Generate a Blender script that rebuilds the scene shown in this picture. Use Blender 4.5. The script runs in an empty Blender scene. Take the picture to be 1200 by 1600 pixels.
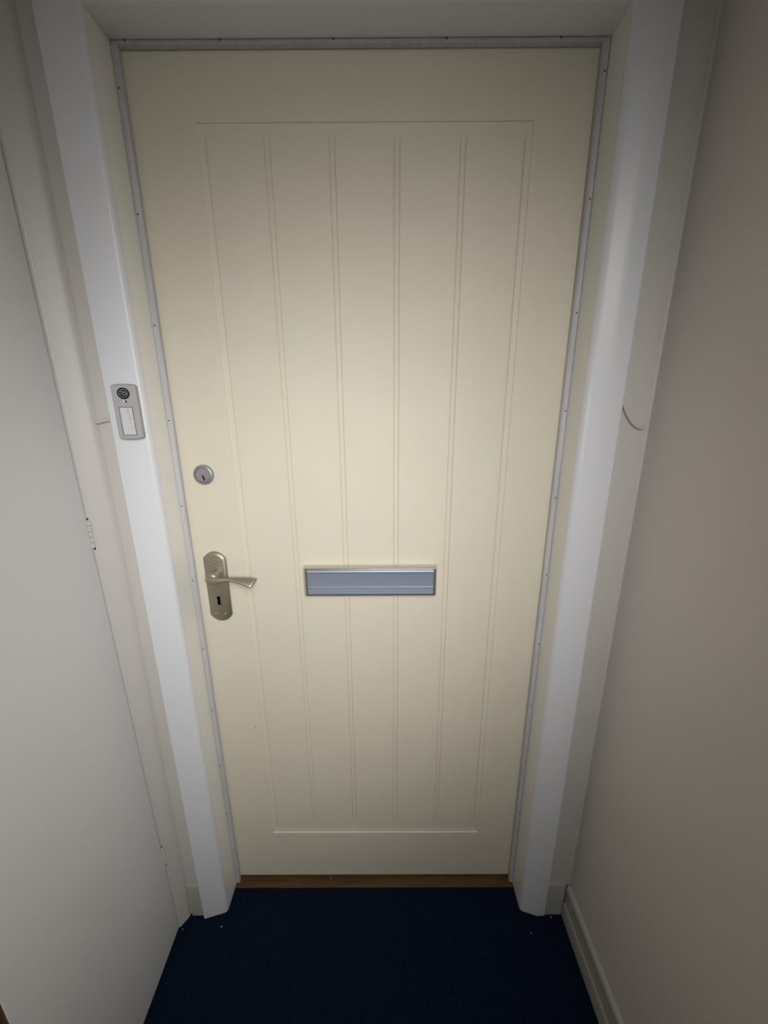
import bpy, bmesh, math, random
from mathutils import Vector, Matrix

# ---------------------------------------------------------------- scene, camera, light
S = bpy.context.scene
COL = S.collection
random.seed(4)

cam_d = bpy.data.cameras.new('camera')
cam_d.sensor_fit = 'VERTICAL'
cam_d.sensor_height = 36.0
cam_d.lens = 36.0 * 602.0 / 1600.0
cam_d.clip_start = 0.01
cam = bpy.data.objects.new('camera', cam_d)
COL.objects.link(cam)
R_, U_, W_ = ((0.999985979, 0.000569298, -0.005264815),
              (0.004925117, 0.265303064, 0.964152492),
              (-0.001945662, 0.964164903, -0.26529654))
CAM_POS = (0.034543, -0.842521, 1.398574)
cam.matrix_world = Matrix(((R_[0], U_[0], -W_[0], CAM_POS[0]),
                           (R_[1], U_[1], -W_[1], CAM_POS[1]),
                           (R_[2], U_[2], -W_[2], CAM_POS[2]),
                           (0, 0, 0, 1)))
S.camera = cam

S.view_settings.view_transform = 'Standard'
S.view_settings.look = 'None'
S.view_settings.gamma = 1.0
S.view_settings.use_curve_mapping = False
S.view_settings.exposure = 0.0

world = bpy.data.worlds.new('world')
S.world = world
world.use_nodes = True
wb = world.node_tree.nodes['Background']
wb.inputs['Color'].default_value = (0.92, 0.96, 1.0, 1)
wb.inputs['Strength'].default_value = 0.235

def aim(o, target):
    d = Vector(target) - o.location
    o.rotation_euler = d.to_track_quat('-Z', 'Y').to_euler()

def spot(name, loc, target, deg, energy, radius):
    d = bpy.data.lights.new(name, 'SPOT')
    d.energy = energy
    d.color = (1.0, 0.995, 0.985)
    d.spot_size = math.radians(deg)
    d.spot_blend = 1.0
    d.shadow_soft_size = radius
    o = bpy.data.objects.new(name, d)
    COL.objects.link(o)
    o.location = loc
    aim(o, target)

spot('upper_fill_spot', (0.3, -1.45, 1.98), (-0.1, 0, 1.0), 80, 32.0, 0.20)  # added unseen spot from above; its cone imitates falloff towards the edges
spot('right_fill_spot', (0.42, -1.4, 1.6), (-0.3, -0.1, 0.9), 60, 38.4, 0.20)  # invented spot at right rear, brightens the cupboard door and left frame
spot('camera_fill_spot', (0.0, -0.86, 1.36), (0, 0, 1.13), 100, 9.2, 0.05)  # made-up fill beside the camera, strength fitted for brightness

# ---------------------------------------------------------------- materials
def srgb(r, g, b):
    f = lambda c: (c / 255) / 12.92 if c / 255 <= 0.04045 else ((c / 255 + 0.055) / 1.055) ** 2.4
    return (f(r), f(g), f(b), 1)

def material(name, col, rough=0.5, metal=0.0, bump=0.0, scale=200.0, vary=0.0, vscale=6.0, spec=0.5, stretch=None):
    m = bpy.data.materials.new(name)
    m.use_nodes = True
    nt = m.node_tree
    b = nt.nodes['Principled BSDF']
    b.inputs['Base Color'].default_value = col
    b.inputs['Roughness'].default_value = rough
    b.inputs['Metallic'].default_value = metal
    b.inputs['Specular IOR Level'].default_value = spec
    tc = nt.nodes.new('ShaderNodeTexCoord')
    src = tc.outputs['Object']
    if stretch:
        mp = nt.nodes.new('ShaderNodeMapping')
        mp.inputs['Scale'].default_value = stretch
        nt.links.new(src, mp.inputs['Vector'])
        src = mp.outputs['Vector']
    if bump:
        n = nt.nodes.new('ShaderNodeTexNoise')
        n.inputs['Scale'].default_value = scale
        n.inputs['Detail'].default_value = 3
        nt.links.new(src, n.inputs['Vector'])
        bp = nt.nodes.new('ShaderNodeBump')
        bp.inputs['Strength'].default_value = bump
        bp.inputs['Distance'].default_value = 0.001
        nt.links.new(n.outputs['Fac'], bp.inputs['Height'])
        nt.links.new(bp.outputs['Normal'], b.inputs['Normal'])
    if vary:
        n2 = nt.nodes.new('ShaderNodeTexNoise')
        n2.inputs['Scale'].default_value = vscale
        n2.inputs['Detail'].default_value = 4
        nt.links.new(src, n2.inputs['Vector'])
        rp = nt.nodes.new('ShaderNodeValToRGB')
        rp.color_ramp.elements[0].position = 0.3
        rp.color_ramp.elements[1].position = 0.7
        rp.color_ramp.elements[0].color = tuple(c * (1 - vary) for c in col[:3]) + (1,)
        rp.color_ramp.elements[1].color = tuple(min(1, c * (1 + vary)) for c in col[:3]) + (1,)
        nt.links.new(n2.outputs['Fac'], rp.inputs['Fac'])
        nt.links.new(rp.outputs['Color'], b.inputs['Base Color'])
    return m

M_DOOR = material('cream_door_paint', srgb(226, 218, 199), 0.55, bump=0.12, scale=260, vary=0.015, vscale=9, spec=0.3)
M_FRAME = material('white_gloss_paint', srgb(226, 226, 229), 0.38, bump=0.15, scale=90, vary=0.015, stretch=(1, 1, 0.12))
M_JAMB = material('cream_white_gloss_paint', srgb(238, 236, 229), 0.4, bump=0.15, scale=90, vary=0.02, stretch=(1, 1, 0.12))
M_STRIP = material('grey_draught_strip', srgb(194, 192, 194), 0.5, bump=0.3, scale=60, vary=0.10, vscale=90, stretch=(1, 1, 0.06))
M_WALL = material('warm_white_wall_paint', srgb(209, 202, 196), 0.6, bump=0.25, scale=120, vary=0.02, vscale=5)
M_WALLB = material('warm_white_end_wall_paint', srgb(203, 198, 191), 0.55, bump=0.25, scale=120, vary=0.02, vscale=5)
M_LTRIM = material('pinkish_white_paint', srgb(203, 198, 192), 0.42, bump=0.2, scale=60, vary=0.02, stretch=(1, 1, 0.12))
M_LDOOR = material('pale_grey_white_paint', srgb(218, 218, 218), 0.45, bump=0.1, scale=150, vary=0.012, vscale=4)
M_SKIRT = material('off_white_skirting_paint', srgb(180, 177, 168), 0.45, bump=0.15, scale=80, vary=0.02)
M_CEIL = material('ceiling_paint', srgb(215, 212, 205), 0.8, bump=0.1)
M_DARK = material('black_void', (0.002, 0.002, 0.002, 1), 0.9, spec=0.0)
M_NAIL = material('rusty_nail', srgb(40, 38, 36), 0.7, metal=0.2)
M_NICKEL = material('satin_nickel', srgb(170, 163, 146), 0.5, metal=0.85, bump=0.05, scale=400)
M_NICKEL2 = material('satin_nickel_screw', srgb(190, 184, 168), 0.35, metal=0.9)
M_ALU = material('satin_aluminium', srgb(170, 180, 198), 0.45, metal=0.55, bump=0.04, scale=500)  # blue tint puts the carpet's reflection into the base colour
M_ALU2 = material('warm_satin_aluminium', srgb(206, 203, 195), 0.30, metal=0.9)
M_CHROME = material('satin_chrome', srgb(172, 170, 172), 0.45, metal=0.65, bump=0.04, scale=500)
M_PLASTIC = material('silver_plastic', srgb(188, 187, 188), 0.36, metal=0.2, bump=0.05, scale=500)
M_BLACK = material('black_rubber', srgb(12, 15, 18), 0.5, spec=0.2)
M_RING = material('grey_print', srgb(168, 176, 178), 0.5)
M_PAPER = material('paper_label', srgb(216, 213, 214), 0.5, vary=0.02, vscale=80)
M_INK = material('faded_ink', srgb(140, 139, 138), 0.7)
M_LED = material('white_indicator', srgb(245, 245, 245), 0.25)
M_FLECK = material('white_fleck', srgb(190, 188, 182), 0.8)

def carpet_material():
    m = bpy.data.materials.new('navy_carpet')
    m.use_nodes = True
    nt = m.node_tree
    b = nt.nodes['Principled BSDF']
    b.inputs['Roughness'].default_value = 0.95
    b.inputs['Specular IOR Level'].default_value = 0.1
    tc = nt.nodes.new('ShaderNodeTexCoord')
    v = nt.nodes.new('ShaderNodeTexVoronoi')
    v.inputs['Scale'].default_value = 230
    nt.links.new(tc.outputs['Object'], v.inputs['Vector'])
    n = nt.nodes.new('ShaderNodeTexNoise')
    n.inputs['Scale'].default_value = 420
    n.inputs['Detail'].default_value = 4
    nt.links.new(tc.outputs['Object'], n.inputs['Vector'])
    mx = nt.nodes.new('ShaderNodeMath')
    mx.operation = 'MULTIPLY'
    nt.links.new(v.outputs['Distance'], mx.inputs[0])
    nt.links.new(n.outputs['Fac'], mx.inputs[1])
    rp = nt.nodes.new('ShaderNodeValToRGB')
    rp.color_ramp.elements[0].position = 0.05
    rp.color_ramp.elements[1].position = 0.42
    rp.color_ramp.elements[0].color = (0.0022, 0.0066, 0.0185, 1)
    rp.color_ramp.elements[1].color = (0.0056, 0.0145, 0.038, 1)
    nt.links.new(mx.outputs[0], rp.inputs['Fac'])
    nt.links.new(rp.outputs['Color'], b.inputs['Base Color'])
    bp = nt.nodes.new('ShaderNodeBump')
    bp.inputs['Strength'].default_value = 0.8
    bp.inputs['Distance'].default_value = 0.003
    nt.links.new(mx.outputs[0], bp.inputs['Height'])
    nt.links.new(bp.outputs['Normal'], b.inputs['Normal'])
    return m
M_CARPET = carpet_material()

def wood_material():
    m = bpy.data.materials.new('brown_hardwood')
    m.use_nodes = True
    nt = m.node_tree
    b = nt.nodes['Principled BSDF']
    b.inputs['Roughness'].default_value = 0.5
    tc = nt.nodes.new('ShaderNodeTexCoord')
    mp = nt.nodes.new('ShaderNodeMapping')
    mp.inputs['Scale'].default_value = (6, 120, 60)
    nt.links.new(tc.outputs['Object'], mp.inputs['Vector'])
    n = nt.nodes.new('ShaderNodeTexNoise')
    n.inputs['Scale'].default_value = 1.5
    n.inputs['Detail'].default_value = 6
    nt.links.new(mp.outputs['Vector'], n.inputs['Vector'])
    rp = nt.nodes.new('ShaderNodeValToRGB')
    rp.color_ramp.elements[0].position = 0.3
    rp.color_ramp.elements[1].position = 0.75
    rp.color_ramp.elements[0].color = (0.080, 0.038, 0.011, 1)
    rp.color_ramp.elements[1].color = (0.165, 0.090, 0.031, 1)
    nt.links.new(n.outputs['Fac'], rp.inputs['Fac'])
    nt.links.new(rp.outputs['Color'], b.inputs['Base Color'])
    return m
M_WOOD = wood_material()

# ---------------------------------------------------------------- mesh helpers
class MB:
    def __init__(self):
        self.v, self.f = [], []
    def add(self, vs, fs):
        o = len(self.v)
        self.v += [tuple(p) for p in vs]
        self.f += [tuple(o + i for i in f) for f in fs]
        return self
    def box(self, x0, x1, y0, y1, z0, z1):
        return self.add([(x, y, z) for x in (x0, x1) for y in (y0, y1) for z in (z0, z1)],
                        [(0, 1, 3, 2), (4, 6, 7, 5), (0, 4, 5, 1), (2, 3, 7, 6), (0, 2, 6, 4), (1, 5, 7, 3)])
    def loft(self, rings, cap=True, closed=True):
        n = len(rings[0])
        vs = [p for r in rings for p in r]
        fs = []
        for k in range(len(rings) - 1):
            for i in range(n if closed else n - 1):
                j = (i + 1) % n
                fs.append((k * n + i, k * n + j, (k + 1) * n + j, (k + 1) * n + i))
        if cap:
            fs.append(tuple(range(n))[::-1])
            fs.append(tuple((len(rings) - 1) * n + i for i in range(n)))
        return self.add(vs, fs)
    def lathe(self, c, prof, n=40):
        """profile of (radius, y) turned about the y axis through c"""
        rings = []
        for r, y in prof:
            rings.append([(c[0] + r * math.cos(2 * math.pi * i / n), c[1] + y, c[2] + r * math.sin(2 * math.pi * i / n)) for i in range(n)])
        return self.loft(rings)
    def tube(self, pts, rad, n=10):
        rings = []
        for k, p in enumerate(pts):
            p = Vector(p)
            a = Vector(pts[max(k - 1, 0)])
            b = Vector(pts[min(k + 1, len(pts) - 1)])
            t = (b - a).normalized()
            u = t.cross(Vector((0, 1, 0)))
            if u.length < 1e-4:
                u = Vector((1, 0, 0))
            u.normalize()
            w = t.cross(u)
            r = rad[k] if isinstance(rad, (list, tuple)) else rad
            rings.append([p + r * (math.cos(2 * math.pi * i / n) * u + math.sin(2 * math.pi * i / n) * w) for i in range(n)])
        return self.loft(rings)
    def build(self, name, mat, parent=None, smooth=None, bevel=0.0, seg=2):
        me = bpy.data.meshes.new(name)
        me.from_pydata(self.v, [], self.f)
        bm = bmesh.new()
        bm.from_mesh(me)
        bmesh.ops.recalc_face_normals(bm, faces=bm.faces)
        bm.to_mesh(me)
        bm.free()
        me.materials.append(mat)
        o = bpy.data.objects.new(name, me)
        COL.objects.link(o)
        if parent:
            o.parent = parent
        if bevel:
            b = o.modifiers.new('bevel', 'BEVEL')
            b.width = bevel
            b.segments = seg
            b.limit_method = 'ANGLE'
            b.angle_limit = math.radians(35)
        if smooth is not None:
            for p in me.polygons:
                p.use_smooth = True
            me.set_sharp_from_angle(angle=math.radians(smooth))
        return o

def tag(o, label=None, cat=None, group=None, kind=None):
    for k, v in (('label', label), ('category', cat), ('group', group), ('kind', kind)):
        if v:
            o[k] = v
    return o

def smooth_path(pts, n=6):
    """Catmull-Rom through pts"""
    P = [Vector(p) for p in pts]
    P = [2 * P[0] - P[1]] + P + [2 * P[-1] - P[-2]]
    out = []
    for i in range(1, len(P) - 2):
        for k in range(n):
            t = k / n
            a, b, c, d = P[i - 1], P[i], P[i + 1], P[i + 2]
            out.append(0.5 * ((2 * b) + (c - a) * t + (2 * a - 5 * b + 4 * c - d) * t * t + (3 * b - a - 3 * c + d) * t ** 3))
    out.append(P[-2])
    return out

# ---------------------------------------------------------------- the setting
WY = -0.083          # face of the end wall
XL, XR = 0.4220, 0.4165   # inner faces of the door linings
ZH = 1.991           # underside of the head lining
WALL_R = 0.543

fl = MB().box(-1.0, 0.9, -2.6, 0.25, -0.03, 0.0).build('floor', M_CARPET)
tag(fl, 'dark navy blue carpet of the corridor floor', 'floor', kind='structure')

wbk = MB()
wbk.box(-0.80, -0.4455, WY, 0.10, 0, 2.42)
wbk.box(0.4405, 0.80, WY, 0.10, 0, 2.42)
wbk.box(-0.4455, 0.4405, WY, 0.10, 2.0115, 2.42)
o = wbk.build('wall_back', M_WALLB)
tag(o, 'narrow off-white end wall around the cream door', 'wall', kind='structure')

wr = MB().box(WALL_R, 0.80, -2.6, WY - 0.0004, 0, 2.42)
arc = [(WALL_R + 0.001, WY - 0.0003)]
for k in range(7):          # small caulked fillet in the corner
    a = math.pi / 2 * k / 6
    arc.append((WALL_R - 0.003 + 0.003 * math.sin(a), WY - 0.0032 + 0.003 * math.cos(a)))
arc.append((WALL_R + 0.001, WY - 0.0032))
wr.loft([[(x, y, 0.0) for x, y in arc], [(x, y, 2.42) for x, y in arc]])
o = wr.build('wall_right', M_WALL, smooth=40)
tag(o, 'plain warm white painted wall on the right side', 'wall', kind='structure')

# left wall: beyond the cupboard door (towards the viewer)
wl = MB().box(-0.80, -0.560, -2.6, -0.575, 0, 2.42)
wl.box(-0.80, -0.640, -0.575, WY - 0.0004, 0, 2.42)
o = wl.build('wall_left', M_WALL)
tag(o, 'off-white wall on the left around the cupboard door', 'wall', kind='structure')

ce = MB().box(-1.0, 0.9, -2.6, 0.25, 2.421, 2.46).build('ceiling', M_CEIL)
tag(ce, 'white ceiling over the corridor', 'ceiling', kind='structure')

# skirting: profile (distance from wall, height)
SK = [(0.0003, 0.0005), (0.0125, 0.0005), (0.0125, 0.046), (0.0118, 0.050), (0.0095, 0.053), (0.0088, 0.060), (0.0090, 0.085),
      (0.0098, 0.098), (0.0108, 0.104), (0.0105, 0.110), (0.0085, 0.115), (0.0050, 0.118), (0.0003, 0.119)]
sk = MB().loft([[(WALL_R - d, y, z) for d, z in SK] for y in (-2.6, WY - 0.007)]).build('baseboard_right', M_SKIRT, smooth=30)
tag(sk, 'moulded off-white skirting board along the right wall', 'skirting board', kind='structure')
SKE = [(0.0003, 0.0005), (0.0056, 0.0005), (0.0056, 0.1100), (0.0048, 0.1150), (0.0030, 0.1178), (0.0003, 0.1185)]
for nm, x0, x1, lb in (('baseboard_back', -0.519, -0.4848, 'short skirting piece left of the white door frame'),
                       ('baseboard_back', 0.4852, 0.5300, 'short skirting piece right of the white door frame')):
    o = MB().loft([[(x, WY - d, z) for d, z in SKE] for x in (x0, x1)]).build(nm, M_SKIRT, smooth=30)
    tag(o, lb, 'skirting board', kind='structure')

# wooden threshold
th = MB().box(-0.4215, 0.4160, -0.0250, 0.07, 0.0003, 0.0040).build('trim_2', M_WOOD, bevel=0.001)
tag(th, 'worn brown wooden threshold strip under the cream door', 'threshold', kind='structure')

# ---------------------------------------------------------------- entrance door frame (architraves, linings, draught strip)
LP = [(0.0, -0.0662), (0.0002, -0.0735), (0.0012, -0.0775), (0.0032, -0.0803), (0.0068, -0.0825), (0.0300, -0.0886),
      (0.0580, -0.0958), (0.0603, -0.0956), (0.0620, -0.0938), (0.0622, WY - 0.0003), (0.0240, WY - 0.0003), (0.0238, -0.0662)]
RP = [(0.0, -0.0662), (0.0005, -0.0730), (0.0025, -0.0775), (0.0060, -0.0806), (0.0110, -0.0826), (0.0280, -0.0872),
      (0.0455, -0.0922), (0.0655, -0.0908), (0.0680, -0.0888), (0.0684, WY - 0.0003), (0.0242, WY - 0.0003), (0.0240, -0.0662)]
frame = bpy.data.objects.new('trim_1', None)
frame.location = (0, -0.08, 0)
COL.objects.link(frame)
tag(frame, 'white painted wooden frame around the cream door', 'door frame', kind='structure')
FR = []
FR.append(MB().loft([[(-XL - d, y, 0.0005) for d, y in LP], [(-XL - d, y, ZH + d) for d, y in LP]]).build('architrave', M_FRAME, smooth=30))
FR.append(MB().loft([[(XR + d, y, 0.0005) for d, y in RP], [(XR + d, y, ZH + d) for d, y in RP]]).build('architrave', M_FRAME, smooth=30))
FR.append(MB().loft([[(-XL - d, y, ZH + d) for d, y in LP], [(XR + d, y, ZH + d) for d, y in RP]]).build('architrave', M_FRAME, smooth=30))
FR.append(MB().box(-XL - 0.0230, -XL, -0.0660, 0.09, 0.0005, ZH + 0.022).build('jamb', M_JAMB))
FR.append(MB().box(XR, XR + 0.0235, -0.0660, 0.09, 0.0005, ZH + 0.022).build('jamb', M_JAMB))
FR.append(MB().box(-XL + 0.0002, XR - 0.0002, -0.0660, 0.09, ZH, ZH + 0.022).build('head_jamb', M_FRAME))

# draught strip: (distance in from the lining, y)
DS = [(0.0003, -0.0010), (0.0003, -0.0120), (0.0020, -0.0135), (0.0085, -0.0130), (0.0108, -0.0110), (0.0112, -0.0045), (0.0104, -0.0015), (0.0080, -0.0010)]
DT = [(d * 0.52, y) for d, y in DS]
s1 = MB().loft([[(-XL + d, y, 0.0045) for d, y in DS], [(-XL + d, y, ZH - d * 0.5) for d, y in DS]]).build('draught_strip', M_STRIP, smooth=25)
s2 = MB().loft([[(XR - d, y, 0.0045) for d, y in DS], [(XR - d, y, ZH - d * 0.5) for d, y in DS]]).build('draught_strip', M_STRIP, smooth=25)
s3 = MB().loft([[(-XL + 0.0004 + e, y, ZH - 0.0003 - d) for (d, y), (e, _) in zip(DT, DS)],
                [(XR - 0.0004 - e, y, ZH - 0.0003 - d) for (d, y), (e, _) in zip(DT, DS)]]).build('draught_strip', M_STRIP, smooth=25)
for s in (s1, s2, s3):
    s['label'] = 'grey nailed draught strip'
FR += [s1, s2, s3]
for o in FR:
    o.parent = frame
    o.matrix_parent_inverse = Matrix.Translation((0, 0.08, 0))
nail_me = MB().lathe((0, 0, 0), [(0.0014, 0.0012), (0.0014, -0.0004), (0.0009, -0.0009)], 10).build('nail', M_NAIL)
first = True
def nail(x, z, strip):
    global first
    o = nail_me if first else nail_me.copy()
    if not first:
        COL.objects.link(o)
    first = False
    o.location = (x, -0.0134, z)
    o.parent = strip
for z in (1.9262, 1.7413, 1.554, 1.3716, 1.1859, 1.0058, 0.820, 0.637, 0.455, 0.2826):
    nail(-0.4172, z, s1)
for z in (1.9449, 1.7607, 1.5719, 1.3868, 1.2014, 1.0163, 0.8314, 0.650, 0.466, 0.2837):
    nail(0.4116, z, s2)
for x in (-0.3958, -0.2372, -0.0475, 0.1413, 0.3323):
    nail(x, ZH - 0.0016, s3)
# chips in the paint of the left lining edge
for x, y, z, h in ((-0.4219, -0.0700, 1.2180, 0.0042), (-0.4219, -0.0715, 1.3680, 0.0030), (-0.4219, -0.0135, 1.3700, 0.0040)):
    c = MB().loft([[(x - 0.0004, y - 0.0009, z - h), (x - 0.0004, y + 0.0009, z - h * 0.6), (x - 0.0004, y + 0.0007, z + h), (x - 0.0004, y - 0.0008, z + h * 0.7)],
                   [(x + 0.0003, y - 0.0007, z - h), (x + 0.0003, y + 0.0007, z - h * 0.6), (x + 0.0003, y + 0.0005, z + h), (x + 0.0003, y - 0.0006, z + h * 0.7)]]).build('paint_chip', M_NAIL)
    c.parent = FR[3]
    c.matrix_parent_inverse = Matrix.Translation((0, 0.08, 0))

# ---------------------------------------------------------------- cream door
DX0, DX1, DZ0, DZ1, DYB = -0.4198, 0.4143, 0.0170, 1.9868, 0.044
PX0, PX1, PZ0, PZ1 = -0.2985, 0.3030, 0.1885, 1.8855      # outer edge of the sunken panel
BEV = [(0.0, 0.0), (0.0010, 0.0020), (0.0020, 0.0026), (0.0090, 0.0034), (0.0110, 0.0040), (0.0124, 0.0040), (0.0142, 0.0040)]
BEVZ = [(0.0, 0.0), (0.0010, 0.0028), (0.0020, 0.0030), (0.0090, 0.0034), (0.0110, 0.0036), (0.0124, 0.0043), (0.0142, 0.0040)]   # top and bottom rails
def pdepth(t, BEV=BEV):
    if t <= 0:
        return 0.0
    for (a, da), (b, db) in zip(BEV, BEV[1:]):
        if t <= b:
            return da + (db - da) * (t - a) / (b - a)
    return BEV[-1][1]
GC = (-0.1755, -0.0580, 0.0600, 0.1795)
GW = [(-0.0062, 0.0), (-0.0046, 0.0026), (-0.0034, 0.0011), (0.0034, 0.0011), (0.0046, 0.0026), (0.0062, 0.0)]
def groove(x):
    for g in GC:
        t = x - g
        for (a, da), (b, db) in zip(GW, GW[1:]):
            if a <= t <= b:
                return da + (db - da) * (t - a) / (b - a)
    return 0.0
xs = [DX0, DX1] + [PX0 + b for b, _ in BEV] + [PX1 - b for b, _ in BEV]
xs += [g + t for g in GC for t, _ in GW]
zs = [DZ0, DZ1, PZ0 + 0.030, PZ1 - 0.030] + [PZ0 + b for b, _ in BEV] + [PZ1 - b for b, _ in BEV]
xs, zs = sorted(set(round(x, 5) for x in xs)), sorted(set(round(z, 5) for z in zs))
door = MB()
nx, nz = len(xs), len(zs)
V, F = [], []
for z in zs:
    for x in xs:
        tx, tz = min(x - PX0, PX1 - x), min(z - PZ0, PZ1 - z)
        y = min(pdepth(tx), pdepth(tz, BEVZ))
        quirk = 0.0024 if abs(tx - 0.0124) < 2e-5 else 0.0      # fine line along both panel sides
        if tz >= 0.0141 and tx > 0.0:
            y += (groove(x) + quirk) * min(1.0, max(0.0, (tz - 0.0142) / 0.0158))
        V.append((x, y, z))
for j in range(nz - 1):
    for i in range(nx - 1):
        F.append((j * nx + i, j * nx + i + 1, (j + 1) * nx + i + 1, (j + 1) * nx + i))
b0 = len(V)
V += [(DX0, DYB, DZ0), (DX1, DYB, DZ0), (DX1, DYB, DZ1), (DX0, DYB, DZ1)]
bot = list(range(nx))
top = [(nz - 1) * nx + i for i in range(nx)]
lft = [j * nx for j in range(nz)]
rgt = [j * nx + nx - 1 for j in range(nz)]
F.append(tuple(bot) + (b0 + 1, b0))
F.append(tuple(top) + (b0 + 2, b0 + 3))
F.append(tuple(lft) + (b0 + 3, b0))
F.append(tuple(rgt) + (b0 + 2, b0 + 1))
F.append((b0, b0 + 1, b0 + 2, b0 + 3))
door.add(V, F)
DOOR = door.build('door_1', M_DOOR)
tag(DOOR, 'cream painted entrance door with vertical tongue-and-groove panel', 'door', kind='structure')
sp = MB().lathe((-0.3155, 0, 0.5696), [(0.0013, 0.0003), (0.0011, -0.0004)], 8).build('paint_nick', M_NAIL, DOOR)
sp['label'] = 'tiny dark nick in the cream paint'

# ---- letter plate
lp = MB()
def lring(x0, x1, z0, z1, y):
    return [(x0, y, z0), (x1, y, z0), (x1, y, z1), (x0, y, z1)]
lp.loft([lring(-0.1550, 0.1560, 0.9640, 1.0372, 0.0005), lring(-0.1535, 0.1545, 0.9650, 1.0362, -0.0150),
         lring(-0.1520, 0.1530, 0.9660, 1.0350, -0.0170)])
LPLATE = lp.build('letter_plate', M_ALU2, DOOR, bevel=0.0008)
LPLATE['label'] = 'satin aluminium letter plate'
fp = MB()
# flap profile (y, z), ridged towards the lower edge
FPR = [(-0.0165, 0.9715), (-0.0195, 0.9718), (-0.0204, 0.9728), (-0.0204, 0.9752), (-0.0196, 0.9760), (-0.0196, 0.9772), (-0.0206, 0.9780), (-0.0206, 0.9796),
       (-0.0196, 0.9804), (-0.0194, 0.9875), (-0.0206, 0.9888), (-0.0206, 0.9902), (-0.0198, 0.9912), (-0.0196, 1.0215), (-0.0204, 1.0268), (-0.0212, 1.0288), (-0.0206, 1.0306), (-0.0188, 1.0316), (-0.0165, 1.0318)]
fp.loft([[(x, y, z) for y, z in FPR] for x in (-0.1464, 0.1470)])
FLAP = fp.build('flap', M_ALU, LPLATE, smooth=22)

# ---- upper lock cylinder
lc = (-0.3640, 0.0, 1.2548)
ring = MB().lathe(lc, [(0.0222, 0.0004), (0.0222, -0.0040), (0.0212, -0.0062), (0.0192, -0.0078), (0.0172, -0.0080), (0.0168, -0.0066), (0.0166, -0.0040)], 48).build('rim_lock', M_CHROME, DOOR, smooth=35)
ring['label'] = 'round satin chrome rim lock'
cyl = MB().lathe(lc, [(0.0160, -0.0030), (0.0160, -0.0068), (0.0156, -0.0072)], 40).build('cylinder_face', M_CHROME, ring, smooth=35)
plug = MB().lathe((lc[0] + 0.0005, 0, lc[2] - 0.0055), [(0.0074, -0.0060), (0.0074, -0.0080), (0.0072, -0.0082)], 28).build('lock_plug', M_CHROME, ring, smooth=20)
kw = [(p * 1.5, q * 1.45) for p, q in [(-0.0010, 0.0036), (0.0006, 0.0036), (0.0008, 0.0008), (0.0024, -0.0004), (0.0022, -0.0036), (0.0012, -0.0050), (0.0000, -0.0050), (0.0005, -0.0022), (-0.0010, -0.0002)]]
kwm = MB().loft([[(lc[0] + 0.0005 + x, -0.0074, lc[2] - 0.0055 + z) for x, z in kw], [(lc[0] + 0.0005 + x, -0.00845, lc[2] - 0.0055 + z) for x, z in kw]]).build('keyway', M_DARK, ring)

# ---- lever handle on its backplate
hc = -0.3645
def plate_ring(hw, zt, zb, rise, y, n=14):
    r = []
    for k in range(n + 1):
        t = -1 + 2 * k / n
        r.append((hc + hw * t, y, zt - rise * (t * t) * (1 - 0.10 * (1 - t * t))))
    for k in range(n + 1):
        t = 1 - 2 * k / n
        r.append((hc + hw * t, y, zb + rise * (t * t) * (1 - 0.10 * (1 - t * t))))
    return r
hp = MB().loft([plate_ring(0.0265, 1.0740, 0.8935, 0.0165, 0.0005), plate_ring(0.0265, 1.0740, 0.8935, 0.0165, -0.0028),
                plate_ring(0.0252, 1.0727, 0.8948, 0.0158, -0.0048), plate_ring(0.0213, 1.0685, 0.8990, 0.0133, -0.0074),
                plate_ring(0.0200, 1.0672, 0.9003, 0.0125, -0.0078)])
HP = hp.build('lever_handle', M_NICKEL, DOOR, smooth=28)
HP['label'] = 'satin nickel lever handle on a long backplate'
# neck boss
MB().lathe((-0.3600, 0, 1.0225), [(0.0092, -0.0070), (0.0095, -0.0100), (0.0105, -0.0180), (0.0120, -0.0280), (0.0132, -0.0370), (0.0120, -0.0400), (0.0070, -0.0430)], 32).build('neck', M_NICKEL, HP, smooth=40)
# lever: stations (x, y, z, half height, half thickness, tilt of the face)
ST = [(-0.3705, -0.0455, 1.0225, 0.0012, 0.0016, 0), (-0.3690, -0.0458, 1.0220, 0.0042, 0.0030, 0), (-0.3630, -0.0468, 1.0205, 0.0076, 0.0042, 0),
      (-0.3550, -0.0475, 1.0198, 0.0086, 0.0046, -2), (-0.3450, -0.0478, 1.0202, 0.0078, 0.0044, -6), (-0.3340, -0.0476, 1.0218, 0.0058, 0.0040, -16),
      (-0.3230, -0.0470, 1.0230, 0.0044, 0.0036, -34), (-0.3120, -0.0466, 1.0228, 0.0050, 0.0034, -50), (-0.3000, -0.0464, 1.0215, 0.0068, 0.0034, -54),
      (-0.2880, -0.0464, 1.0195, 0.0090, 0.0035, -54), (-0.2760, -0.0466, 1.0172, 0.0108, 0.0036, -53), (-0.2665, -0.0470, 1.0148, 0.0118, 0.0036, -52),
      (-0.2625, -0.0472, 1.0140, 0.0115, 0.0030, -52), (-0.2610, -0.0472, 1.0138, 0.0105, 0.0018, -52)]
rings = []
for x, y, z, hh, ht, tilt in ST:
    a = math.radians(tilt)
    rr = []
    for k in range(20):
        t = 2 * math.pi * k / 20
        c, s = math.cos(t), math.sin(t)
        q = math.copysign(abs(s) ** 0.75, s) * hh      # along the face
        p = math.copysign(abs(c) ** 0.75, c) * ht      # through the thickness
        # tip is cut on a slant: the upper/rear edge runs further out
        sl = 0.0050 * (q / 0.0118) * max(0.0, (x + 0.300) / 0.039) if x > -0.300 else 0.0
        rr.append((x + sl, y + p * math.cos(a) - q * math.sin(a) * 1.0, z + p * math.sin(a) + q * math.cos(a)))
    rings.append(rr)
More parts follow.
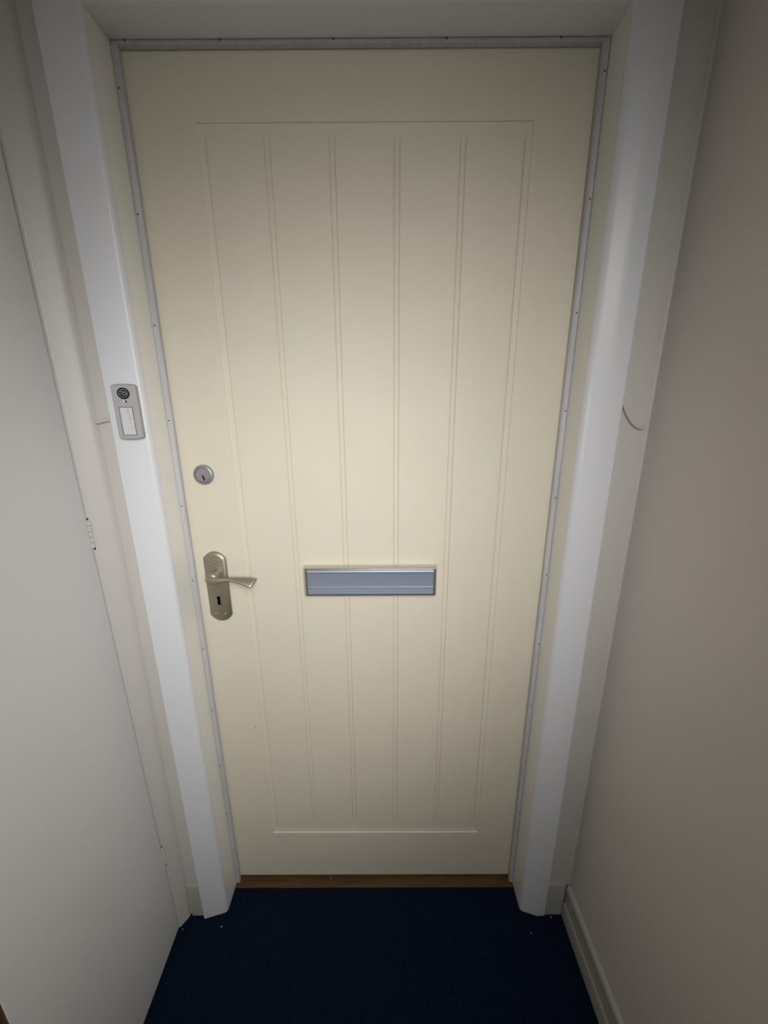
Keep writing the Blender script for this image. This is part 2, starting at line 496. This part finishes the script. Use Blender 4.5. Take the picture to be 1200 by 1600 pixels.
MB().loft(rings).build('lever', M_NICKEL, HP, smooth=50)
# keyhole (round top, flared slot)
kh = []
for k in range(15):
    a = math.radians(-55 + 290 * k / 14)
    kh.append((hc + 0.0001 + 0.0045 * math.cos(a), 0.9575 + 0.0045 * math.sin(a)))
kh += [(hc - 0.0042, 0.9395), (hc + 0.0044, 0.9395)]
MB().loft([[(x, -0.0060, z) for x, z in kh], [(x, -0.0081, z) for x, z in kh]]).build('keyhole', M_DARK, HP)
sc_me = MB().lathe((0, 0, 0), [(0.0030, 0.0008), (0.0030, -0.0004), (0.0022, -0.0011), (0.0006, -0.0012)], 16).build('screw', M_NICKEL2, HP, smooth=60)
sc_me.location = (hc - 0.0115, -0.0078, 1.0535)
for x, z in ((0.0115, 1.0535), (-0.0115, 0.9145), (0.0115, 0.9145)):
    c = sc_me.copy()
    COL.objects.link(c)
    c.location = (hc + x, -0.0078, z)
    c.parent = HP

# ---------------------------------------------------------------- cupboard door on the left and its frame
# frame strip between the end wall and the cupboard door (bottom and top profiles)
def ltrim(z, cx, ex):
    dx, dy = ex - cx, -0.1140 - WY
    P = [(0.0, 0.0), (0.02, 0.10), (0.07, 0.24), (0.14, 0.33), (0.22, 0.40), (0.78, 0.845), (0.81, 0.86), (0.84, 0.90), (0.90, 0.96), (0.96, 0.99), (1.0, 1.0)]
    r = [(cx + a * dx, WY - 0.0004 + b * dy, z) for a, b in P]
    return r + [(-0.6390, -0.1140, z), (-0.6390, WY - 0.0004, z)]
o = MB().loft([ltrim(0.0005, -0.5250, -0.5420), ltrim(1.1, -0.5150, -0.5510), ltrim(2.41, -0.5180, -0.5620)]).build('trim_3', M_LTRIM, smooth=35)
tag(o, 'pinkish white cupboard door frame post in the left corner', 'door frame', kind='structure')

ca, cb = Vector((-0.5425, -0.1165)), Vector((-0.5295, -0.4880))   # hinge edge and free edge in plan
nrm = Vector((-(cb - ca).y, (cb - ca).x)).normalized()
if nrm.x > 0:
    nrm = -nrm                                                   # into the cupboard
def cdoor(z):
    lean = -0.0080 * z
    q = [ca, cb, cb + nrm * 0.035, ca + nrm * 0.035]
    return [(p.x + lean, p.y, z) for p in q]
D2 = MB().loft([cdoor(0.005), cdoor(2.06)]).build('door_2', M_LDOOR, bevel=0.002)
tag(D2, 'plain pale grey-white flush cupboard door on the left, slightly ajar', 'door', kind='structure')
# brown strip added on the cupboard door's free edge, imitates the shaded gap
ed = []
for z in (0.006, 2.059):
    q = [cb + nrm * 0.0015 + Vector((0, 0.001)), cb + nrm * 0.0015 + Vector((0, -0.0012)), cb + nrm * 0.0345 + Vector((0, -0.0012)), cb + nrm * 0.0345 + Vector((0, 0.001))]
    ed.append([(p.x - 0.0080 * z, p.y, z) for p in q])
o = MB().loft(ed).build('edge_shade_strip', M_WOOD, D2)
o['label'] = 'dark strip standing in for shade in the door gap'
def hinge(zc, length):
    lean = -0.0080 * zc
    h = MB()
    n = 5
    for k in range(n):
        z0 = zc - length / 2 + length * k / n
        z1 = z0 + length / n - 0.0008
        cx, cy = -0.5410 + lean, -0.1152
        rg = []
        for z, r in ((z0, 0.0026), (z0 + 0.0006, 0.0032), (z1 - 0.0006, 0.0032), (z1, 0.0026)):
            rg.append([(cx + r * math.cos(2 * math.pi * i / 14), cy + r * math.sin(2 * math.pi * i / 14), z) for i in range(14)])
        h.loft(rg)
    o = h.build('hinge', M_LTRIM, D2, smooth=40)
    pin = MB()
    pin.box(-0.5405 + lean, -0.5388 + lean, -0.1160, -0.1135, zc - length / 2 - 0.0040, zc - length / 2 - 0.0005)
    pin.box(-0.5425 + lean, -0.5408 + lean, -0.1162, -0.1140, zc + length / 2 + 0.0005, zc + length / 2 + 0.0035)
    p = pin.build('hinge_gap', M_DARK, o)
    o['label'] = 'painted-over butt hinge'
    return o
hinge(1.1560, 0.058)
hinge(0.2760, 0.060)

# post on the near side of the cupboard door and the head above it
nt = MB().box(-0.6390, -0.5385, -0.5745, -0.4945, 0.0005, 2.41).build('trim_4', M_LTRIM, bevel=0.003)
tag(nt, 'near post of the cupboard door frame at the left edge', 'door frame', kind='structure')
nh = MB().box(-0.6390, -0.5640, -0.4920, -0.1190, 2.065, 2.41).build('trim_5', M_LTRIM, bevel=0.003)
tag(nh, 'head of the cupboard door frame above the pale door', 'door frame', kind='structure')

# ---------------------------------------------------------------- doorbell push on the left architrave
bell = bpy.data.objects.new('doorbell_push', None)
COL.objects.link(bell)
ang = math.atan2(0.0133, 0.0512)
bell.location = (-0.4492, -0.0882, 1.3900)
bell.rotation_euler = (0, 0, ang)
tag(bell, 'silver plastic doorbell push with round black button on white door frame', 'doorbell')
def rrect(hw, hh, r, y, bow=0.0, n=6):
    out = []
    for cx, cz, a0 in ((hw - r, hh - r, 0), (-hw + r, hh - r, 90), (-hw + r, -hh + r, 180), (hw - r, -hh + r, 270)):
        for k in range(n + 1):
            a = math.radians(a0 + 90 * k / n)
            x, z = cx + r * math.cos(a), cz + r * math.sin(a)
            out.append((x, y, z))
        # bow of the short edges
        if a0 in (0, 180):
            sgn = 1 if a0 == 0 else -1
            for t in (0.5, 0.0, -0.5):
                out.append((sgn * t * (hw - r), y, sgn * (hh + bow * (1 - t * t))))
    return out
MB().loft([rrect(0.0211, 0.0496, 0.0047, -0.0003, 0.0014), rrect(0.0211, 0.0496, 0.0047, -0.0026, 0.0014), rrect(0.0208, 0.0493, 0.0046, -0.0030, 0.0014)]).build('shade_outline', material('shade_grey', srgb(112, 111, 111), 0.5), bell, smooth=25)  # dark sheet added behind the housing to draw its shadow gap
MB().loft([rrect(0.0206, 0.0490, 0.0045, -0.0012, 0.0014), rrect(0.0206, 0.0490, 0.0045, -0.0030, 0.0014), rrect(0.0202, 0.0487, 0.0043, -0.0036, 0.0014),
          rrect(0.0201, 0.0486, 0.0042, -0.0085, 0.0014), rrect(0.0198, 0.0483, 0.0040, -0.0106, 0.0013),
           rrect(0.0186, 0.0476, 0.0036, -0.0123, 0.0013), rrect(0.0180, 0.0471, 0.0030, -0.0126, 0.0012)]).build('housing', M_PLASTIC, bell, smooth=25)
btn = MB().lathe((0.0000, 0, 0.0335), [(0.0102, -0.0120), (0.0102, -0.0134), (0.0096, -0.0140), (0.0080, -0.0142)], 40).build('button', M_BLACK, bell, smooth=40)
def annulus(cx, cz, r0, r1, y0, y1, n=40):
    m = MB()
    for k in range(n):
        a, b = 2 * math.pi * k / n, 2 * math.pi * (k + 1) / n
        q = []
        for y in (y0, y1):
            for r, t in ((r0, a), (r1, a), (r1, b), (r0, b)):
                q.append((cx + r * math.cos(t), y, cz + r * math.sin(t)))
        m.add(q, [(0, 1, 2, 3), (4, 7, 6, 5), (0, 3, 7, 4), (1, 5, 6, 2)])
    return m
annulus(0, 0.0335, 0.0065, 0.0072, -0.0141, -0.01445).build('button_ring', M_RING, btn)
# bell symbol lying on its side on the button
def stroke(pts, w, y0, y1, cx=0.0, cz=0.0, closed=False):
    m = MB()
    P = [Vector((p[0], p[1])) for p in pts]
    if closed:
        P.append(P[0])
    for a, b in zip(P, P[1:]):
        d = (b - a).normalized()
        n = Vector((-d.y, d.x)) * w / 2
        e = d * w * 0.35
        q = [a - e + n, a - e - n, b + e - n, b + e + n]
        m.add([(cx + p.x, y, cz + p.y) for y in (y0, y1) for p in q],
              [(0, 1, 2, 3), (4, 7, 6, 5), (0, 4, 5, 1), (1, 5, 6, 2), (2, 6, 7, 3), (3, 7, 4, 0)])
    return m
sym = [(-0.0012, 0.0030), (0.0022, 0.0024), (0.0042, 0.0010), (0.0046, -0.0004), (0.0036, -0.0022), (0.0010, -0.0034), (-0.0002, -0.0032), (-0.0006, 0.0026)]
bs = stroke(sym, 0.0010, -0.0141, -0.01445, 0, 0.0335)
for extra in ([(-0.0036, 0.0034), (-0.0006, 0.0026)], [(-0.0040, -0.0002), (-0.0030, -0.0018)]):
    e_ = stroke(extra, 0.0010, -0.0141, -0.01445, 0, 0.0335)
    o_ = len(bs.v)
    bs.v += e_.v
    bs.f += [tuple(i + o_ for i in f) for f in e_.f]
bs.build('bell_symbol', M_RING, btn)
MB().lathe((-0.0012, 0, 0.0188), [(0.0017, -0.0120), (0.0016, -0.0129), (0.0007, -0.0133)], 16).build('indicator_light', M_LED, bell, smooth=60)
MB().lathe((0.0018, 0, 0.0190), [(0.0019, -0.0120), (0.0018, -0.01285)], 16).build('microphone_hole', M_DARK, bell)
# label window: raised rim with paper inside
rim = MB()
L0, L1, T0, T1 = -0.0118, 0.0112, -0.0425, 0.0095
for a in ((L0, L1, T1 - 0.0012, T1), (L0, L1, T0, T0 + 0.0012), (L0, L0 + 0.0012, T0 + 0.0012, T1 - 0.0012), (L1 - 0.0012, L1, T0 + 0.0012, T1 - 0.0012)):
    rim.box(a[0], a[1], -0.0134, -0.0122, a[2], a[3])
rim.build('label_rim', material('dark_silver_plastic', srgb(118, 117, 118), 0.4, metal=0.2), bell)
lab = MB().box(L0 + 0.0013, L1 - 0.0013, -0.0130, -0.0123, T0 + 0.0013, T1 - 0.0013).build('name_label', M_PAPER, bell)
lab['label'] = 'white paper insert with faint handwriting'
wr_ = MB()
def ink(pts, w=0.00055):
    m = stroke(pts, w, -0.01295, -0.01312)
    o_ = len(wr_.v)
    wr_.v += m.v
    wr_.f += [tuple(i + o_ for i in f) for f in m.f]
# faint scrawl running down the right half of the label
ink([(0.0010, 0.0040), (0.0030, 0.0044), (0.0044, 0.0036), (0.0030, 0.0028), (0.0012, 0.0032)])
ink([(0.0012, 0.0010), (0.0032, 0.0006), (0.0044, 0.0012)])
ink([(0.0018, -0.0024), (0.0034, -0.0020), (0.0046, -0.0038), (0.0052, -0.0058)])
ink([(0.0022, -0.0092), (0.0050, -0.0098)])
ink([(0.0036, -0.0084), (0.0040, -0.0112)])
ink([(0.0020, -0.0132), (0.0032, -0.0124), (0.0056, -0.0128), (0.0062, -0.0142)])
ink([(0.0028, -0.0148), (0.0060, -0.0152)])
ink([(0.0030, -0.0192), (0.0034, -0.0214)], 0.0009)
ink([(0.0042, -0.0262), (0.0044, -0.0288), (0.0052, -0.0296)])
ink([(0.0062, -0.0300), (0.0080, -0.0304)])
wr_.build('handwriting', M_INK, lab)

# ---------------------------------------------------------------- painted-over cables
pts = smooth_path([(-0.5260, -0.0832, 1.3752), (-0.5215, -0.0868, 1.3720), (-0.5140, -0.0885, 1.3712), (-0.5060, -0.0880, 1.3730), (-0.4960, -0.0875, 1.3756), (-0.4846, -0.0870, 1.3760)])
rad = [0.0016 + 0.0018 * min(1, k / 6) for k in range(len(pts))]
o = MB().tube(pts, rad).build('bell_wire', M_LTRIM, smooth=60)
tag(o, 'short painted-over wire running from left corner to behind the doorbell', 'wire')
pts = smooth_path([(0.4846, -0.0862, 1.4080), (0.4905, -0.0868, 1.3930), (0.5010, -0.0872, 1.3755), (0.5130, -0.0872, 1.3625), (0.5250, -0.0868, 1.3560), (0.5325, -0.0850, 1.3570), (0.5362, -0.0838, 1.3600)])
rad = [0.0034 - 0.0016 * max(0, (k - len(pts) + 9) / 8) for k in range(len(pts))]
o = MB().tube(pts, rad).build('wire_stub', M_WALL, smooth=60)
tag(o, 'curled painted-over wire stub on wall right of door frame', 'wire')

# ---------------------------------------------------------------- flecks on the carpet
FK = [(-0.4268, -0.1132, 0.0024, 'white fleck on blue carpet by the foot of the left frame side'),
      (0.4312, -0.1286, 0.0022, 'white fleck on blue carpet in front of the right frame foot'),
      (0.4995, -0.0945, 0.0024, 'white fleck against the short skirting right of the frame'),
      (-0.5330, -0.1185, 0.0020, 'white fleck in the left corner beside the cupboard door'),
      (-0.1365, -0.0020, 0.0016, 'pale splinter on the brown threshold under the cream door')]
for k, (x, y, r, lb) in enumerate(FK):
    m = MB()
    base = 0.0042 if k == 4 else 0.0002
    ring0 = [(x + r * (0.7 + 0.5 * random.random()) * math.cos(a), y + r * (0.5 + 0.4 * random.random()) * math.sin(a), base) for a in [2 * math.pi * i / 7 for i in range(7)]]
    ring1 = [(x + (p[0] - x) * 0.6, y + (p[1] - y) * 0.6, base + (0.006 if k == 4 else 0.0016)) for p in ring0]
    m.loft([ring0, ring1])
    o = m.build('paint_fleck', M_FLECK)
    tag(o, lb, 'fleck', 'white flecks on the floor')
